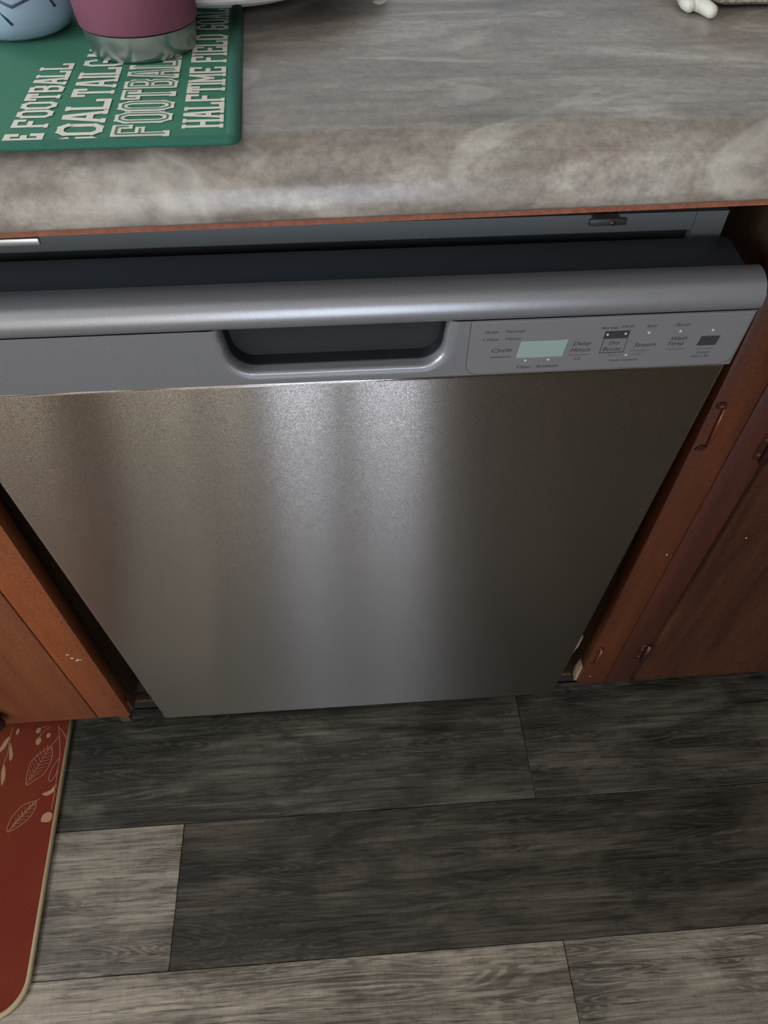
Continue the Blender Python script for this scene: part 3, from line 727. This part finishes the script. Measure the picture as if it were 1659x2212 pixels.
# ------------------------------------------------------------------ red floor mat
RA = math.radians(3.2)
def RT(x, y, z):
    px, py = -0.1430, -0.352
    return (px + (x * math.cos(RA) - y * math.sin(RA)), py + (x * math.sin(RA) + y * math.cos(RA)), z)
rg = empty('floor_mat', (-0.5, -0.1, 0), 'rust-red floor mat with beige bound edge and leaf print, beside the left cabinet', 'mat')
M_RED = mat('rust_red_vinyl', (150, 56, 32), 0.85, Specular_IOR_Level=0.2)
_n = noise_fac(M_RED, (1, 1, 1), 500, 3, 0.6); _n2 = noise_fac(M_RED, (1, 1, 1), 9, 2, 0.5)
_c = ramp(M_RED, _n, [(0.35, (86, 30, 17)), (0.6, (112, 44, 25))])
base(M_RED, mix(M_RED, _c, ramp(M_RED, _n2, [(0.4, (104, 32, 25)), (0.6, (108, 46, 23))]), 0.5)); bump(M_RED, _n, 0.35, 0.0005)
M_BIND = mat('beige_binding', (166, 148, 116), 0.75)
def rugp(g):
    return [(-0.75 + g, 0.3955), (-0.75 + g, g)] + [(-0.04 + (0.04 - g) * math.sin(math.radians(9 * k)), 0.04 - (0.04 - g) * math.cos(math.radians(9 * k))) for k in range(11)] + [(-g, 0.3955)]
prism('mat_surface', rugp(0.002), 0.0, 0.0056, M_RED, rg, X=RT)
P = rugp(0.0)
tube('mat_binding', [(x, y, 0.0036) for x, y in P], 0.0034, M_BIND, rg, X=RT, seg=10, rz=0.0036)
M_LEAF = mat('beige_leaf_print', (158, 118, 86), 0.7)
LZ = 0.0060
def stroke(name, pts, wd=0.0006, col=M_LEAF):
    v = []; f = []
    # smooth the polyline a little
    Q = [Vector((x, y)) for x, y in pts]
    R = [Q[0]]
    for i in range(len(Q) - 1):
        a = Q[max(i - 1, 0)]; b = Q[i]; c = Q[i + 1]; d = Q[min(i + 2, len(Q) - 1)]
        for k in range(1, 5):
            t = k / 4
            R.append(0.5 * ((2 * b) + (c - a) * t + (2 * a - 5 * b + 4 * c - d) * t * t + (3 * b - a - 3 * c + d) * t ** 3))
    for i, p in enumerate(R):
        t = (R[min(i + 1, len(R) - 1)] - R[max(i - 1, 0)]); t = t.normalized() if t.length > 0 else Vector((1, 0)); n = Vector((-t.y, t.x)) * wd
        v += [(p.x + n.x, p.y + n.y, LZ), (p.x - n.x, p.y - n.y, LZ)]
    f = [(2 * i, 2 * i + 1, 2 * i + 3, 2 * i + 2) for i in range(len(R) - 1)]
    return mesh(name, v, f, col, rg)
def blob(name, pts):
    n = len(pts); R = []
    for i in range(n):
        a, b, c, d = (Vector(pts[(i + k) % n]) for k in (-1, 0, 1, 2))
        for k in range(4):
            t = k / 4; q = 0.5 * ((2 * b) + (c - a) * t + (2 * a - 5 * b + 4 * c - d) * t * t + (3 * b - a - 3 * c + d) * t ** 3); R.append((q.x, q.y))
    pts = R
    return prism(name, pts, LZ - .0003, LZ, M_LEAF, rg)
LF = {
'stem': [(-0.1833, 0.0249), (-0.1756, -0.0007), (-0.1701, -0.0253), (-0.167, -0.0608), (-0.1652, -0.0854), (-0.1643, -0.1057)],
'branch': [(-0.1775, 0.0077), (-0.1824, -0.0012), (-0.1875, -0.009)],
'leaf1': [(-0.1875, -0.009), (-0.2032, -0.0211), (-0.2121, -0.0324), (-0.213, -0.048), (-0.2103, -0.0664), (-0.1994, -0.0605), (-0.1882, -0.0516), (-0.1822, -0.0364), (-0.1819, -0.0205), (-0.1875, -0.009)],
'leaf2': [(-0.19, -0.0911), (-0.2024, -0.094), (-0.2118, -0.1006), (-0.2206, -0.1162), (-0.2198, -0.133), (-0.1978, -0.1195), (-0.1888, -0.104), (-0.19, -0.0911)],
'leaf2stem': [(-0.2198, -0.133), (-0.2043, -0.1084), (-0.1898, -0.0921), (-0.185, -0.0887)],
'leaf3': [(-0.17, -0.0283), (-0.1769, -0.0427), (-0.1788, -0.059), (-0.1741, -0.0631), (-0.1687, -0.0491), (-0.17, -0.0283)],
'bs': [(-0.2092, 0.0037), (-0.2057, 0.0138), (-0.194, 0.0235)],
'bs2': [(-0.2132, 0.0202), (-0.2039, 0.0231), (-0.1983, 0.0248)],
'lb': [(-0.2544, 0.0255), (-0.2538, 0.0047), (-0.2512, -0.0158), (-0.2536, -0.0355)],
'rs': [(-0.1803, 0.0205), (-0.1709, 0.0094), (-0.1665, 0.0020)],
}
for k, pts in LF.items(): stroke('leaf_print' if 'leaf' in k and 'stem' not in k else 'stem_print', pts, 0.00045)
def ribs(a, b, sidew, n, back):
    A = Vector(a); B = Vector(b); d = (B - A); nn = Vector((-d.y, d.x)).normalized(); dn = d.normalized()
    stroke('leaf_vein', [tuple(A), tuple(A + d * .5), tuple(B)], 0.00035)
    for i in range(1, n):
        t = i / n; c = A + d * t; wv = sidew * math.sin(math.pi * min(1, t * 1.02)) ** .7
        for s in (-1, 1):
            e = c + nn * s * wv - dn * back
            stroke('leaf_vein', [tuple(c), tuple((c + e) / 2), tuple(e)], 0.00025)
ribs((-.1885, -.0110), (-.2100, -.0655), .0125, 10, .008)
ribs((-.1905, -.0930), (-.2190, -.1320), .0075, 8, .006)
blob('leaf_print', [(-0.183, -0.0814), (-0.1719, -0.0765), (-0.1655, -0.0675), (-0.166, -0.0779), (-0.1757, -0.0847)])
blob('leaf_print', [(-0.1754, -0.1211), (-0.1748, -0.1122), (-0.1676, -0.1084), (-0.1611, -0.1124), (-0.162, -0.1204), (-0.1659, -0.1226)])
for (x, y, a, b) in ((-.2085, .0005, .0040, .0060), (-.195, .0089, .0030, .0040), (-.2127, .018, .0036, .0045), (-.245, .0186, .0022, .0050)):
    blob('berry_print', [(x + a * math.cos(k * math.pi / 6), y + b * math.sin(k * math.pi / 6)) for k in range(12)])
blob('leaf_print', [(-0.2555, 0.011), (-0.2615, 0.0042), (-0.2654, -0.0068), (-0.2685, -0.0167), (-0.262, -0.0121), (-0.2566, -0.0033)])
blob('leaf_print', [(-0.2513, 0.0004), (-0.2495, -0.014), (-0.2446, -0.0284), (-0.2422, -0.0204), (-0.2470, -0.008)])
blob('leaf_print', [(-0.2513, -0.0337), (-0.2529, -0.0453), (-0.2470, -0.065), (-0.2451, -0.0516)])
